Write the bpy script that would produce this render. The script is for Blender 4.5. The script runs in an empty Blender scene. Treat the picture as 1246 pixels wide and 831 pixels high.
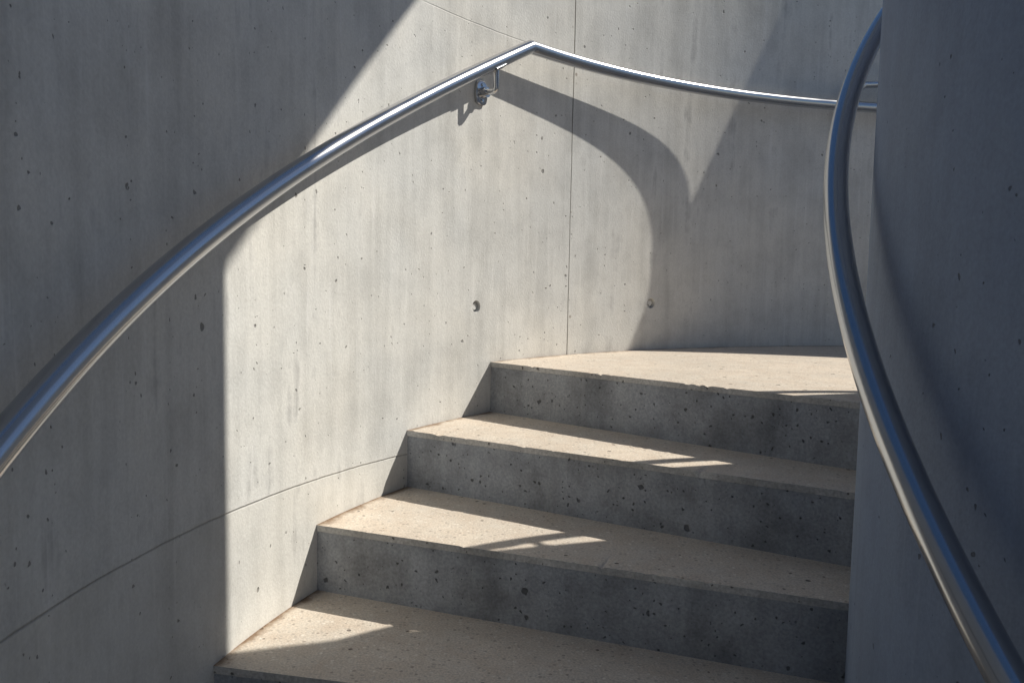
import bpy, bmesh, math, random
from mathutils import Vector, Matrix, noise
random.seed(4)
scene = bpy.context.scene
D = math.radians
CX, CY = 2.0, 1.1          # axis of the spiral stair
KX, KY = CX-.038, CY-.044  # axis of the round column (cast a little off the stair axis)
R_OUT, R_IN = 2.65, 1.387
RISE, STEP, TH0 = 0.17, 9.1, 141.4
SUN_AZ, SUN_EL = 18.2, 44.3

def P(r, a, z):
    a = D(a)
    return Vector((CX + r*math.cos(a), CY + r*math.sin(a), z))
def Q(r, a, z):
    a = D(a)
    return Vector((KX + r*math.cos(a), KY + r*math.sin(a), z))

# ------------------------------------------------------------------ materials
class NT:
    def __init__(s, name):
        s.m = bpy.data.materials.new(name); s.m.use_nodes = True
        s.n = s.m.node_tree.nodes; s.l = s.m.node_tree.links
        s.b = s.n['Principled BSDF']
        s.tc = s.n.new('ShaderNodeTexCoord').outputs['Object']
    def put(s, sock, v):
        if hasattr(v, 'is_output'): s.l.new(v, sock)
        else: sock.default_value = v
    def math(s, op, a, b=0.0, c=0.0, clamp=False):
        n = s.n.new('ShaderNodeMath'); n.operation = op; n.use_clamp = clamp
        s.put(n.inputs[0], a); s.put(n.inputs[1], b); s.put(n.inputs[2], c)
        return n.outputs[0]
    def scale(s, v):
        n = s.n.new('ShaderNodeMapping'); n.inputs['Scale'].default_value = v
        s.l.new(s.tc, n.inputs['Vector']); return n.outputs[0]
    def noise(s, sc, det=4, rough=.55, vec=None):
        n = s.n.new('ShaderNodeTexNoise')
        s.l.new(vec if vec else s.tc, n.inputs['Vector'])
        n.inputs['Scale'].default_value = sc; n.inputs['Detail'].default_value = det
        n.inputs['Roughness'].default_value = rough
        return n.outputs['Fac']
    def voro(s, sc, vec=None):
        n = s.n.new('ShaderNodeTexVoronoi'); n.inputs['Scale'].default_value = sc
        s.l.new(vec if vec else s.tc, n.inputs['Vector'])
        sep = s.n.new('ShaderNodeSeparateColor'); s.l.new(n.outputs['Color'], sep.inputs[0])
        return n.outputs['Distance'], sep.outputs[0], sep.outputs[1]
    def ramp(s, f, a, b, lo=0.0, hi=1.0, smooth=False):
        n = s.n.new('ShaderNodeMapRange')
        n.interpolation_type = 'SMOOTHSTEP' if smooth else 'LINEAR'
        s.put(n.inputs[0], f); s.put(n.inputs[1], a); s.put(n.inputs[2], b)
        s.put(n.inputs[3], lo); s.put(n.inputs[4], hi)
        return n.outputs[0]
    def mix(s, f, a, b, mode='MIX'):
        n = s.n.new('ShaderNodeMix'); n.data_type = 'RGBA'; n.blend_type = mode
        s.put(n.inputs[0], f)
        s.put(n.inputs[6], a if hasattr(a, 'is_output') else (*a, 1))
        s.put(n.inputs[7], b if hasattr(b, 'is_output') else (*b, 1))
        return n.outputs[2]
    def bump(s, h, dist, strength=1.0):
        n = s.n.new('ShaderNodeBump'); n.inputs['Distance'].default_value = dist
        n.inputs['Strength'].default_value = strength
        s.l.new(h, n.inputs['Height']); s.l.new(n.outputs[0], s.b.inputs['Normal'])
    def gain(s, col, v):
        n = s.n.new('ShaderNodeVectorMath'); n.operation = 'SCALE'
        s.put(n.inputs[0], col); s.put(n.inputs['Scale'], v)
        return n.outputs[0]
    def pits(s, sc, thr, rmax, vec=None):
        d, r1, r2 = s.voro(sc, vec)
        sel = s.ramp(r1, thr, 1.0, 0.0, rmax)
        sel = s.math('MULTIPLY', sel, s.math('ADD', r2, .3))
        return s.ramp(d, s.math('MULTIPLY', sel, .75), s.math('ADD', sel, .0005), 1.0, 0.0)

def concrete(name, base, warm, dark, pit=1.0, joints=False, streak=.10, rough=.78, mott=.2, small=55, psize=1.0, grit=.07, stain=.0):
    t = NT(name)
    big = t.noise(1.3, 3, .6)
    med = t.noise(6.0, 4, .65)
    st = t.noise(1.0, 4, .65, t.scale((13, 13, .8)))
    fine = t.noise(150, 1, .7)
    col = t.mix(t.ramp(big, .38, .64), base, warm)
    v = t.ramp(med, .32, .70, 1 - mott*.5, 1 + mott*.5)
    v = t.math('MULTIPLY', v, t.ramp(st, .3, .7, 1 - streak*.6, 1 + streak*.6))
    v = t.math('MULTIPLY', v, t.ramp(fine, .25, .75, 1-grit, 1+grit))
    col = t.gain(col, v)
    if stain:
        # damp runs, darker patches and thin lime streaks
        s1 = t.ramp(t.math('ADD', st, t.math('MULTIPLY', med, .9)), 1.04, 1.28, 0, stain, True)
        col = t.mix(s1, col, dark)
        s2 = t.ramp(t.noise(1.0, 3, .6, t.scale((60, 60, 2.6))), .60, .74, 0, stain*.6)
        col = t.mix(s2, col, tuple(min(.8, c*1.3) for c in warm))
    vm = t.n.new('ShaderNodeVectorMath'); vm.operation = 'MULTIPLY_ADD'
    nn = t.n.new('ShaderNodeTexNoise'); nn.inputs['Scale'].default_value = 95; nn.inputs['Detail'].default_value = 0
    t.l.new(t.tc, nn.inputs['Vector'])
    t.l.new(nn.outputs['Color'], vm.inputs[0]); vm.inputs[1].default_value = (.009, .009, .009); t.l.new(t.tc, vm.inputs[2])
    p1 = t.pits(20, 1 - .22*pit, .15*psize, vm.outputs[0])
    p2 = t.pits(small, 1 - .20*pit, .24*psize, vm.outputs[0])
    pit_ = t.math('MAXIMUM', p1, p2)
    h = t.math('MULTIPLY', pit_, -1.0)
    col = t.mix(t.math('MULTIPLY', pit_, .68), col, (dark[0]*.38, dark[1]*.37, dark[2]*.36))
    if joints:
        sep = t.n.new('ShaderNodeSeparateXYZ'); t.l.new(t.tc, sep.inputs[0])
        x = t.math('SUBTRACT', CX, sep.outputs[0]); y = t.math('SUBTRACT', CY, sep.outputs[1])
        ang = t.math('ADD', t.math('ARCTAN2', y, x), math.pi)
        wob = t.math('MULTIPLY', t.math('SUBTRACT', med, .5), .006)
        wid = t.ramp(big, .3, .7, .0008, .0022)
        da = t.math('ABSOLUTE', t.math('ADD', t.math('MULTIPLY', t.math('SUBTRACT', ang, D(132.65)), R_OUT), wob))
        jm = t.ramp(da, wid, t.math('ADD', wid, .0012), 1, 0)
        # the pour joints rise slightly along the wall
        zz = t.math('SUBTRACT', sep.outputs[2], t.math('MULTIPLY', t.math('SUBTRACT', ang, D(167)), .11))
        zlow = t.math('ADD', t.math('ADD', zz, .210), wob)
        jm = t.math('MAXIMUM', jm, t.ramp(t.math('ABSOLUTE', zlow), .0006, .0028, .5, 0))
        zhi = t.math('ADD', t.math('SUBTRACT', sep.outputs[2], 1.081), wob)
        jm = t.math('MAXIMUM', jm, t.ramp(t.math('ABSOLUTE', zhi), .0004, .0024, .28, 0))
        dd, r1, r2 = t.voro(26)
        blob = t.math('MULTIPLY', t.ramp(dd, .10, .2, 1, 0), t.math('MULTIPLY', t.ramp(da, .012, .022, 1, 0), t.ramp(r1, .45, .5, 0, 1)))
        col = t.mix(t.math('MULTIPLY', blob, .7), col, (.15, .11, .07))
        col = t.mix(t.math('MULTIPLY', jm, .8), col, (.07, .06, .045))
        low = t.ramp(zlow, -.003, .001, .15, 0)
        col = t.mix(low, col, (.68, .63, .54))
        h = t.math('SUBTRACT', h, jm)
    h = t.math('ADD', h, t.math('MULTIPLY', fine, .12+grit))
    t.l.new(col, t.b.inputs['Base Color'])
    t.b.inputs['Roughness'].default_value = rough
    t.b.inputs['Specular IOR Level'].default_value = .35
    t.bump(h, .0035, .9)
    return t.m

M_WALL = concrete('board_concrete', (.62, .63, .625), (.69, .68, .645), (.30, .30, .30), 1.5, True, .20, mott=.24, psize=.95, stain=.6, small=65)
M_COL = concrete('column_concrete', (.22, .28, .40), (.275, .335, .44), (.14, .17, .23), 1.2, False, .14, psize=.85, stain=.3)  # blue sky reflection on the shaded column is put into this darker base colour
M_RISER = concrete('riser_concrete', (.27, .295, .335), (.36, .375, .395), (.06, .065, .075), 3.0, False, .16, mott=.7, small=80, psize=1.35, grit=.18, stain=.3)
M_EDGE = concrete('nosing_concrete', (.42, .42, .42), (.50, .49, .47), (.12, .11, .10), 2.4, False, .02, mott=.6, small=80, psize=1.2, grit=.2)

def tread_mat():
    t = NT('tread_concrete')
    big = t.noise(2.6, 4, .65); med = t.noise(14, 3, .7); fine = t.noise(200, 1, .6)
    col = t.mix(t.ramp(big, .38, .62), (.60, .545, .475), (.70, .62, .525))
    col = t.mix(t.ramp(med, .35, .68, 0, .5), col, (.53, .425, .335))
    d, r1, r2 = t.voro(95)
    chip = t.math('MULTIPLY', t.ramp(d, .3, .45, 1, 0), t.ramp(r1, .5, .6, 0, 1))
    col = t.mix(t.math('MULTIPLY', chip, .6), col, t.mix(r2, (.22, .18, .15), (.85, .80, .72)))
    p = t.pits(45, .75, .28)
    col = t.mix(t.math('MULTIPLY', p, .75), col, (.09, .07, .06))
    col = t.gain(col, t.ramp(fine, .3, .75, 1.14, .78))
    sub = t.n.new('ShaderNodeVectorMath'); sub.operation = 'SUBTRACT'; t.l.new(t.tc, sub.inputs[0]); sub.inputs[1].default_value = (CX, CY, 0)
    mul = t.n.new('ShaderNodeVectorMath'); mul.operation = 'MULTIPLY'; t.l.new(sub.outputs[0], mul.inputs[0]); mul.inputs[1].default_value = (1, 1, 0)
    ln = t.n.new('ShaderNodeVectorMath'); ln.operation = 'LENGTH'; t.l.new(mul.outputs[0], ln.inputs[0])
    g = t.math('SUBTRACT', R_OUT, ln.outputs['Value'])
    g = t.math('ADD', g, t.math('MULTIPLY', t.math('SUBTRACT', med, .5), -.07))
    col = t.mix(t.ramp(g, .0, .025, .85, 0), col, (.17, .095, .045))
    t.l.new(col, t.b.inputs['Base Color'])
    t.b.inputs['Roughness'].default_value = .75
    t.b.inputs['Specular IOR Level'].default_value = .35
    h = t.math('SUBTRACT', t.math('MULTIPLY', fine, .45), p)
    t.bump(h, .003, .9)
    return t.m
M_TREAD = tread_mat()

def steel():
    t = NT('brushed_steel')
    t.b.inputs['Metallic'].default_value = 1
    t.b.inputs['Base Color'].default_value = (.54, .545, .56, 1)
    a = t.noise(7, 2, .6)
    t.l.new(t.ramp(a, .3, .7, .19, .25), t.b.inputs['Roughness'])
    return t.m
M_STEEL = steel()

def ground_mat():
    t = NT('paving')
    a = t.noise(.4, 4, .6); b = t.noise(40, 2, .7)
    c = t.mix(a, (.26, .25, .23), (.34, .33, .30)); c = t.mix(t.ramp(b, .4, .7, 0, .4), c, (.18, .17, .16))
    t.l.new(c, t.b.inputs['Base Color']); t.b.inputs['Roughness'].default_value = .85
    return t.m
M_GROUND = ground_mat()

# ------------------------------------------------------------------ mesh helpers
def mk(name, bm, mat, parent=None, smooth=None):
    bmesh.ops.recalc_face_normals(bm, faces=bm.faces)
    me = bpy.data.meshes.new(name); bm.to_mesh(me); bm.free()
    if smooth is not None:
        for p in me.polygons: p.use_smooth = True
        me.set_sharp_from_angle(angle=D(smooth))
    ob = bpy.data.objects.new(name, me); scene.collection.objects.link(ob)
    me.materials.append(mat)
    if parent: ob.parent = parent
    return ob
def empty(name):
    e = bpy.data.objects.new(name, None); scene.collection.objects.link(e); return e

def wall_shell(bm, r0, r1, a0, a1, z0, z1, da=.75, holes=()):
    """Closed curved wall; round tie-holes are really recessed into the inner face."""
    angs = [a0 + i*(a1-a0)/max(1, round((a1-a0)/da)) for i in range(round((a1-a0)/da)+1)]
    zs = [z0, z1]
    hw = .032; ha = math.degrees(hw/r0)
    for (ha_, hz) in holes:
        angs = [a for a in angs if not (ha_-ha*1.3 < a < ha_+ha*1.3)] + [ha_-ha, ha_+ha]
        for q in (hz-hw, hz+hw):
            if all(abs(q-z) > 1e-5 for z in zs): zs.append(q)
    angs.sort(); zs.sort()
    gi = [[bm.verts.new(P(r0, a, z)) for z in zs] for a in angs]
    go = [[bm.verts.new(P(r1, a, z)) for z in zs] for a in angs]
    na, nz = len(angs), len(zs)
    for i in range(na-1):
        for j in range(nz-1):
            am, zm = (angs[i]+angs[i+1])/2, (zs[j]+zs[j+1])/2
            hole = any(abs(am-h[0]) < .05 and abs(zm-h[1]) < .005 for h in holes)
            q = (gi[i][j], gi[i+1][j], gi[i+1][j+1], gi[i][j+1])
            if not hole: bm.faces.new(q)
            else:
                N = 32; rad = .0205
                def ring(rr, dep):
                    return [bm.verts.new(P(r0+dep, am+math.degrees(rr*math.cos(2*math.pi*k/N)/r0), zm+rr*math.sin(2*math.pi*k/N))) for k in range(N)]
                c0 = ring(rad, 0)
                corner = {0: q[2], 1: q[3], 2: q[0], 3: q[1]}
                for s in range(4):
                    for k in range(N//4):
                        k0 = s*N//4 + k
                        bm.faces.new((corner[s], c0[k0], c0[(k0+1) % N]))
                    bm.faces.new((corner[s], corner[(s+1) % 4], c0[((s+1)*N//4) % N]))
                c1 = ring(rad*.86, .016)
                c2 = ring(rad*.60, .016); c3 = ring(rad*.52, .008)
                for A, B in ((c0, c1), (c1, c2), (c2, c3)):
                    for k in range(N): bm.faces.new((A[k], A[(k+1) % N], B[(k+1) % N], B[k]))
                bm.faces.new(c3)
            bm.faces.new((go[i][j], go[i][j+1], go[i+1][j+1], go[i+1][j]))
        bm.faces.new((gi[i][-1], gi[i+1][-1], go[i+1][-1], go[i][-1]))
        bm.faces.new((gi[i][0], go[i][0], go[i+1][0], gi[i+1][0]))
    for e in (0, na-1):
        for j in range(nz-1):
            bm.faces.new((gi[e][j], gi[e][j+1], go[e][j+1], go[e][j]))

ZB = -RISE*14
bm = bmesh.new()
wall_shell(bm, R_OUT, R_OUT+.28, 20, 285, ZB-.2, 1.545, holes=[(143.1, .188), (122.95, .188)])
mk('curved_concrete_wall', bm, M_WALL, None, 25)

# column
bm = bmesh.new()
N = 360
rings = [[bm.verts.new(Q(r, 360*k/N, z)) for k in range(N)] for r, z in [(R_IN, ZB-.2), (R_IN, 3.34)]]
for A, B in zip(rings, rings[1:]):
    for k in range(N): bm.faces.new((A[k], A[(k+1) % N], B[(k+1) % N], B[k]))
bm.faces.new(rings[0]); bm.faces.new(rings[-1])
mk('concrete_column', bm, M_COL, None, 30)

# overhead slab carried by the column, unseen; edge follows its shadow, back widened to dim skylight
bm = bmesh.new()
poly = [(-.5, 2.44), (-.113, 2.042), (.177, 1.746), (.347, 1.533), (1.2, .45), (.44, -.34), (-1.7, .5), (-2.2, 1.35)]
lo = [bm.verts.new((CX+x, CY+y, 3.306)) for x, y in poly]
hi = [bm.verts.new((CX+x, CY+y, 3.50)) for x, y in poly]
bm.faces.new(lo); bm.faces.new(hi)
for i in range(len(poly)):
    j = (i+1) % len(poly); bm.faces.new((lo[i], lo[j], hi[j], hi[i]))
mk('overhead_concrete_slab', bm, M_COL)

# ------------------------------------------------------------------ stairs
def sector(bm, r0, r1, a0, a1, z0, z1, nr=70, na=4, bevel=.004, jit=.0012, seed=0):
    """solid sector; the a1 side is the front (nosing / riser) face"""
    b = bmesh.new()
    g = [[[None]*2 for _ in range(nr+1)] for _ in range(na+1)]
    for i in range(na+1):
        for j in range(nr+1):
            for k in range(2):
                g[i][j][k] = b.verts.new(P(r0+(r1-r0)*j/nr, a0+(a1-a0)*i/na, (z0, z1)[k]))
    for i in range(na):
        for j in range(nr):
            for k in range(2):
                b.faces.new((g[i][j][k], g[i+1][j][k], g[i+1][j+1][k], g[i][j+1][k]))
        for j in (0, nr):
            b.faces.new((g[i][j][0], g[i+1][j][0], g[i+1][j][1], g[i][j][1]))
    for i in (0, na):
        for j in range(nr):
            b.faces.new((g[i][j][0], g[i][j+1][0], g[i][j+1][1], g[i][j][1]))
    front_top = set(g[na][j][1] for j in range(nr+1))
    front_bot = set(g[na][j][0] for j in range(nr+1))
    es = [e for e in b.edges if (e.verts[0] in front_top and e.verts[1] in front_top)
          or (jit and e.verts[0] in front_bot and e.verts[1] in front_bot)]
    bmesh.ops.bevel(b, geom=es, offset=bevel, segments=3, affect='EDGES', profile=.5)
    fa = D(a1); n = Vector((-math.sin(fa), math.cos(fa), 0))
    for v in b.verts:
        d = (v.co - Vector((CX, CY, v.co.z))).dot(n)
        if abs(d) < .012 and jit:
            w = noise.noise(v.co*9 + Vector((seed*7, 0, 0))) + .7*noise.noise(v.co*38)
            c = noise.noise(v.co*55 + Vector((3, seed, 0)))
            v.co += n*jit*w
            if v.co.z > z1-.006:
                v.co.z += jit*.5*w
                if c > .30: v.co += (-n*.6 - Vector((0, 0, .8)))*(c-.30)*.018
    bmesh.ops.recalc_face_normals(b, faces=b.faces)
    for f in b.faces: f.material_index = 0 if f.normal.z > .75 else 1
    me = bpy.data.meshes.new('t'); b.to_mesh(me); b.free()
    bm.from_mesh(me); bpy.data.meshes.remove(me)

stair = empty('concrete_staircase')
bt = bmesh.new(); bb = bmesh.new()
TT = .016
for k in range(0, 14):
    zt = -RISE*k; th = TH0 + STEP*k
    a_back = th - STEP - 1.2 if k else 24
    na = 4 if k else 120
    sector(bt, R_IN-.11, R_OUT+.012, a_back, th, zt-TT, zt, 170, na, .0040, .0014, k)
    off = math.degrees(.0025/2.0)
    sector(bb, R_IN-.12, R_OUT+.02, a_back+.5, th-off, zt-RISE-.06, zt-TT+.001, 50, na if k else 90, .002, 0, k)
o = mk('treads', bt, M_TREAD, stair, 35); o.data.materials.append(M_EDGE)
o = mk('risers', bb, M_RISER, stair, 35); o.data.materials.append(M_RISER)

bm = bmesh.new()
bmesh.ops.create_grid(bm, x_segments=8, y_segments=8, size=300)
for v in bm.verts: v.co.z = ZB
mk('ground', bm, M_GROUND)

# ------------------------------------------------------------------ rails
def tube(pts, rad, n=32, caps=True):
    bm = bmesh.new(); rings = []
    m = len(pts)
    for i, p in enumerate(pts):
        a = (p - pts[i-1]).normalized() if i else None
        b_ = (pts[i+1]-p).normalized() if i < m-1 else None
        t = (a or b_) if (a is None or b_ is None) else (a+b_).normalized()
        ref = Vector((0, 0, 1)) if abs(t.z) < .9 else Vector((p.x-CX, p.y-CY, 0)).normalized()
        s = t.cross(ref).normalized(); u = s.cross(t).normalized()
        rings.append([bm.verts.new(p + rad*(math.cos(2*math.pi*k/n)*s + math.sin(2*math.pi*k/n)*u)) for k in range(n)])
    for A, B in zip(rings, rings[1:]):
        for k in range(n): bm.faces.new((A[k], A[(k+1) % n], B[(k+1) % n], B[k]))
    if caps: bm.faces.new(rings[0]); bm.faces.new(rings[-1])
    return bm
def frange(a, b, s):
    n = max(1, round(abs(b-a)/s)); return [a+(b-a)*i/n for i in range(n+1)]

def zo(a):
    if a <= 139.3: return 1.043
    d = a-139.3
    return 1.043 - .02105*d - (.016*math.sin(math.pi*d/46.3) if d < 46.3 else 0)
def zi(a): return .850 - .02045*(max(a, 137)-142)
RO, RI, RT = 2.583, 1.452, .0220

def bracket(parent, PF, rw, rr, a, zf, i):
    """wall plate, hub, horizontal arm with upturned end, saddle under the rail"""
    s = 1 if rw > rr else -1
    zr = zf(a); zb = zr-.088
    bm = bmesh.new()
    n = 28
    ringA = []; ringB = []; ringC = []
    w, h = .028, .038
    e = lambda v, p=.6: math.copysign(abs(v)**p, v)
    for k in range(n):
        c, q = math.cos(2*math.pi*k/n), math.sin(2*math.pi*k/n)
        for lst, dep, f in ((ringA, -.004, 1), (ringB, .009, 1), (ringC, .011, .92)):
            lst.append(bm.verts.new(PF(rw - s*dep, a+math.degrees(e(c)*w*f/rw), zb+e(q)*h*f)))
    for A, B in ((ringA, ringB), (ringB, ringC)):
        for k in range(n): bm.faces.new((A[k], A[(k+1) % n], B[(k+1) % n], B[k]))
    bm.faces.new(ringC); bm.faces.new(ringA)
    mk('plate_%d' % i, bm, M_STEEL, parent, 35)
    L_ = abs(rw-rr); rc = .014
    arm = [PF(rw - s*d, a, zb) for d in frange(.0, L_-rc, .02)]
    for q in frange(0, 90, 15)[1:]:
        arm.append(PF(rw - s*(L_-rc+rc*math.sin(D(q))), a, zb+rc*(1-math.cos(D(q)))))
    arm.append(PF(rr, a, zr-RT-.002))
    mk('arm_%d' % i, tube(arm, .009, 16), M_STEEL, parent, 60)
    mk('hub_%d' % i, tube([PF(rw - s*.010, a, zb), PF(rw-s*.032, a, zb)], .0165, 20), M_STEEL, parent, 40)
    for j, dz in enumerate((-.025, .025)):
        mk('screw_%d_%d' % (i, j), tube([PF(rw - s*.010, a, zb+dz), PF(rw-s*.0145, a, zb+dz)], .0052, 12), M_STEEL, parent, 40)
    bm = bmesh.new()
    da = math.degrees(.024/rr)
    rows = []
    for aa in (a-da, a+da):
        rows.append([[bm.verts.new(PF(rr+R_*math.cos(D(q)), aa, zf(aa)+R_*math.sin(D(q)))) for q in frange(215, 325, 11)] for R_ in (RT+.0005, RT+.005)])
    (a1, a2), (b1, b2) = rows
    for X, Y in ((a1, b1), (a2, b2), (a1, a2), (b1, b2)):
        for k in range(len(X)-1): bm.faces.new((X[k], X[k+1], Y[k+1], Y[k]))
    for k in (0, -1): bm.faces.new((a1[k], a2[k], b2[k], b1[k]))
    mk('saddle_%d' % i, bm, M_STEEL, parent, 35)

h1 = empty('handrail')
angs = frange(262, 139.9, .8) + [139.5, 139.3, 139.1] + frange(138.6, 92, .8)
mk('rail', tube([P(RO, a, zo(a)) for a in angs], RT), M_STEEL, h1, 60)
lp = [P(RO, a, 1.125+.004*(104-a)) for a in frange(92, 101.2, .8)]
for q in frange(0, 180, 15)[1:]:
    lp.append(P(RO, 101.2+math.degrees(.045*math.sin(D(q))/RO), 1.085+.042*math.cos(D(q))))
mk('loop', tube(lp, .014, 18), M_STEEL, h1, 60)
for i, a in enumerate((143.1, 197, 235, 95)): bracket(h1, P, R_OUT, RO, a, zo, i)

h2 = empty('handrail')
angs = frange(262, 137.4, .8) + [137.2, 137, 136.8] + frange(136.4, 40, 1)
mk('rail', tube([Q(RI, a, zi(a)) for a in angs], RT), M_STEEL, h2, 60)
for i, a in enumerate((120, 70, 222, 250)): bracket(h2, Q, R_IN, RI, a, zi, i)

# ------------------------------------------------------------------ light
w = bpy.data.worlds.new('World'); scene.world = w; w.use_nodes = True
nt = w.node_tree
sky = nt.nodes.new('ShaderNodeTexSky'); sky.sky_type = 'NISHITA'; sky.sun_disc = False
sky.sun_elevation = D(SUN_EL); sky.sun_rotation = D(90-SUN_AZ)
sky.air_density = 1.0; sky.dust_density = .3; sky.ozone_density = 2.2
hs = nt.nodes.new('ShaderNodeHueSaturation'); hs.inputs['Saturation'].default_value = 1.12
bg = nt.nodes['Background']; bg.inputs['Strength'].default_value = .066
nt.links.new(sky.outputs[0], hs.inputs['Color']); nt.links.new(hs.outputs[0], bg.inputs['Color'])
L = bpy.data.lights.new('sun', 'SUN'); L.energy = 5; L.angle = D(.5); L.color = (1, .94, .83)
lo_ = bpy.data.objects.new('sun', L); scene.collection.objects.link(lo_)
d = Vector((-math.cos(D(SUN_EL))*math.cos(D(SUN_AZ)), -math.cos(D(SUN_EL))*math.sin(D(SUN_AZ)), -math.sin(D(SUN_EL))))
lo_.rotation_euler = d.to_track_quat('-Z', 'Y').to_euler(); lo_.location = (6, 3, 8)

# ------------------------------------------------------------------ camera
cam = bpy.data.cameras.new('camera'); co = bpy.data.objects.new('camera', cam)
scene.collection.objects.link(co); scene.camera = co
cam.lens = 28.9; cam.sensor_width = 36; cam.clip_start = .02; cam.clip_end = 1000
p = math.atan(.0855); rho = .0199
F = Vector((0, math.cos(p), -math.sin(p))); U = Vector((0, math.sin(p), math.cos(p))); X = Vector((1, 0, 0))
Xc = math.cos(rho)*X + math.sin(rho)*U; Yc = -math.sin(rho)*X + math.cos(rho)*U
m = Matrix((( Xc.x, Yc.x, -F.x, 0), (Xc.y, Yc.y, -F.y, 0), (Xc.z, Yc.z, -F.z, .306), (0, 0, 0, 1)))
co.matrix_world = m
scene.view_settings.view_transform = 'Standard'; scene.view_settings.look = 'None'
scene.view_settings.exposure = 0
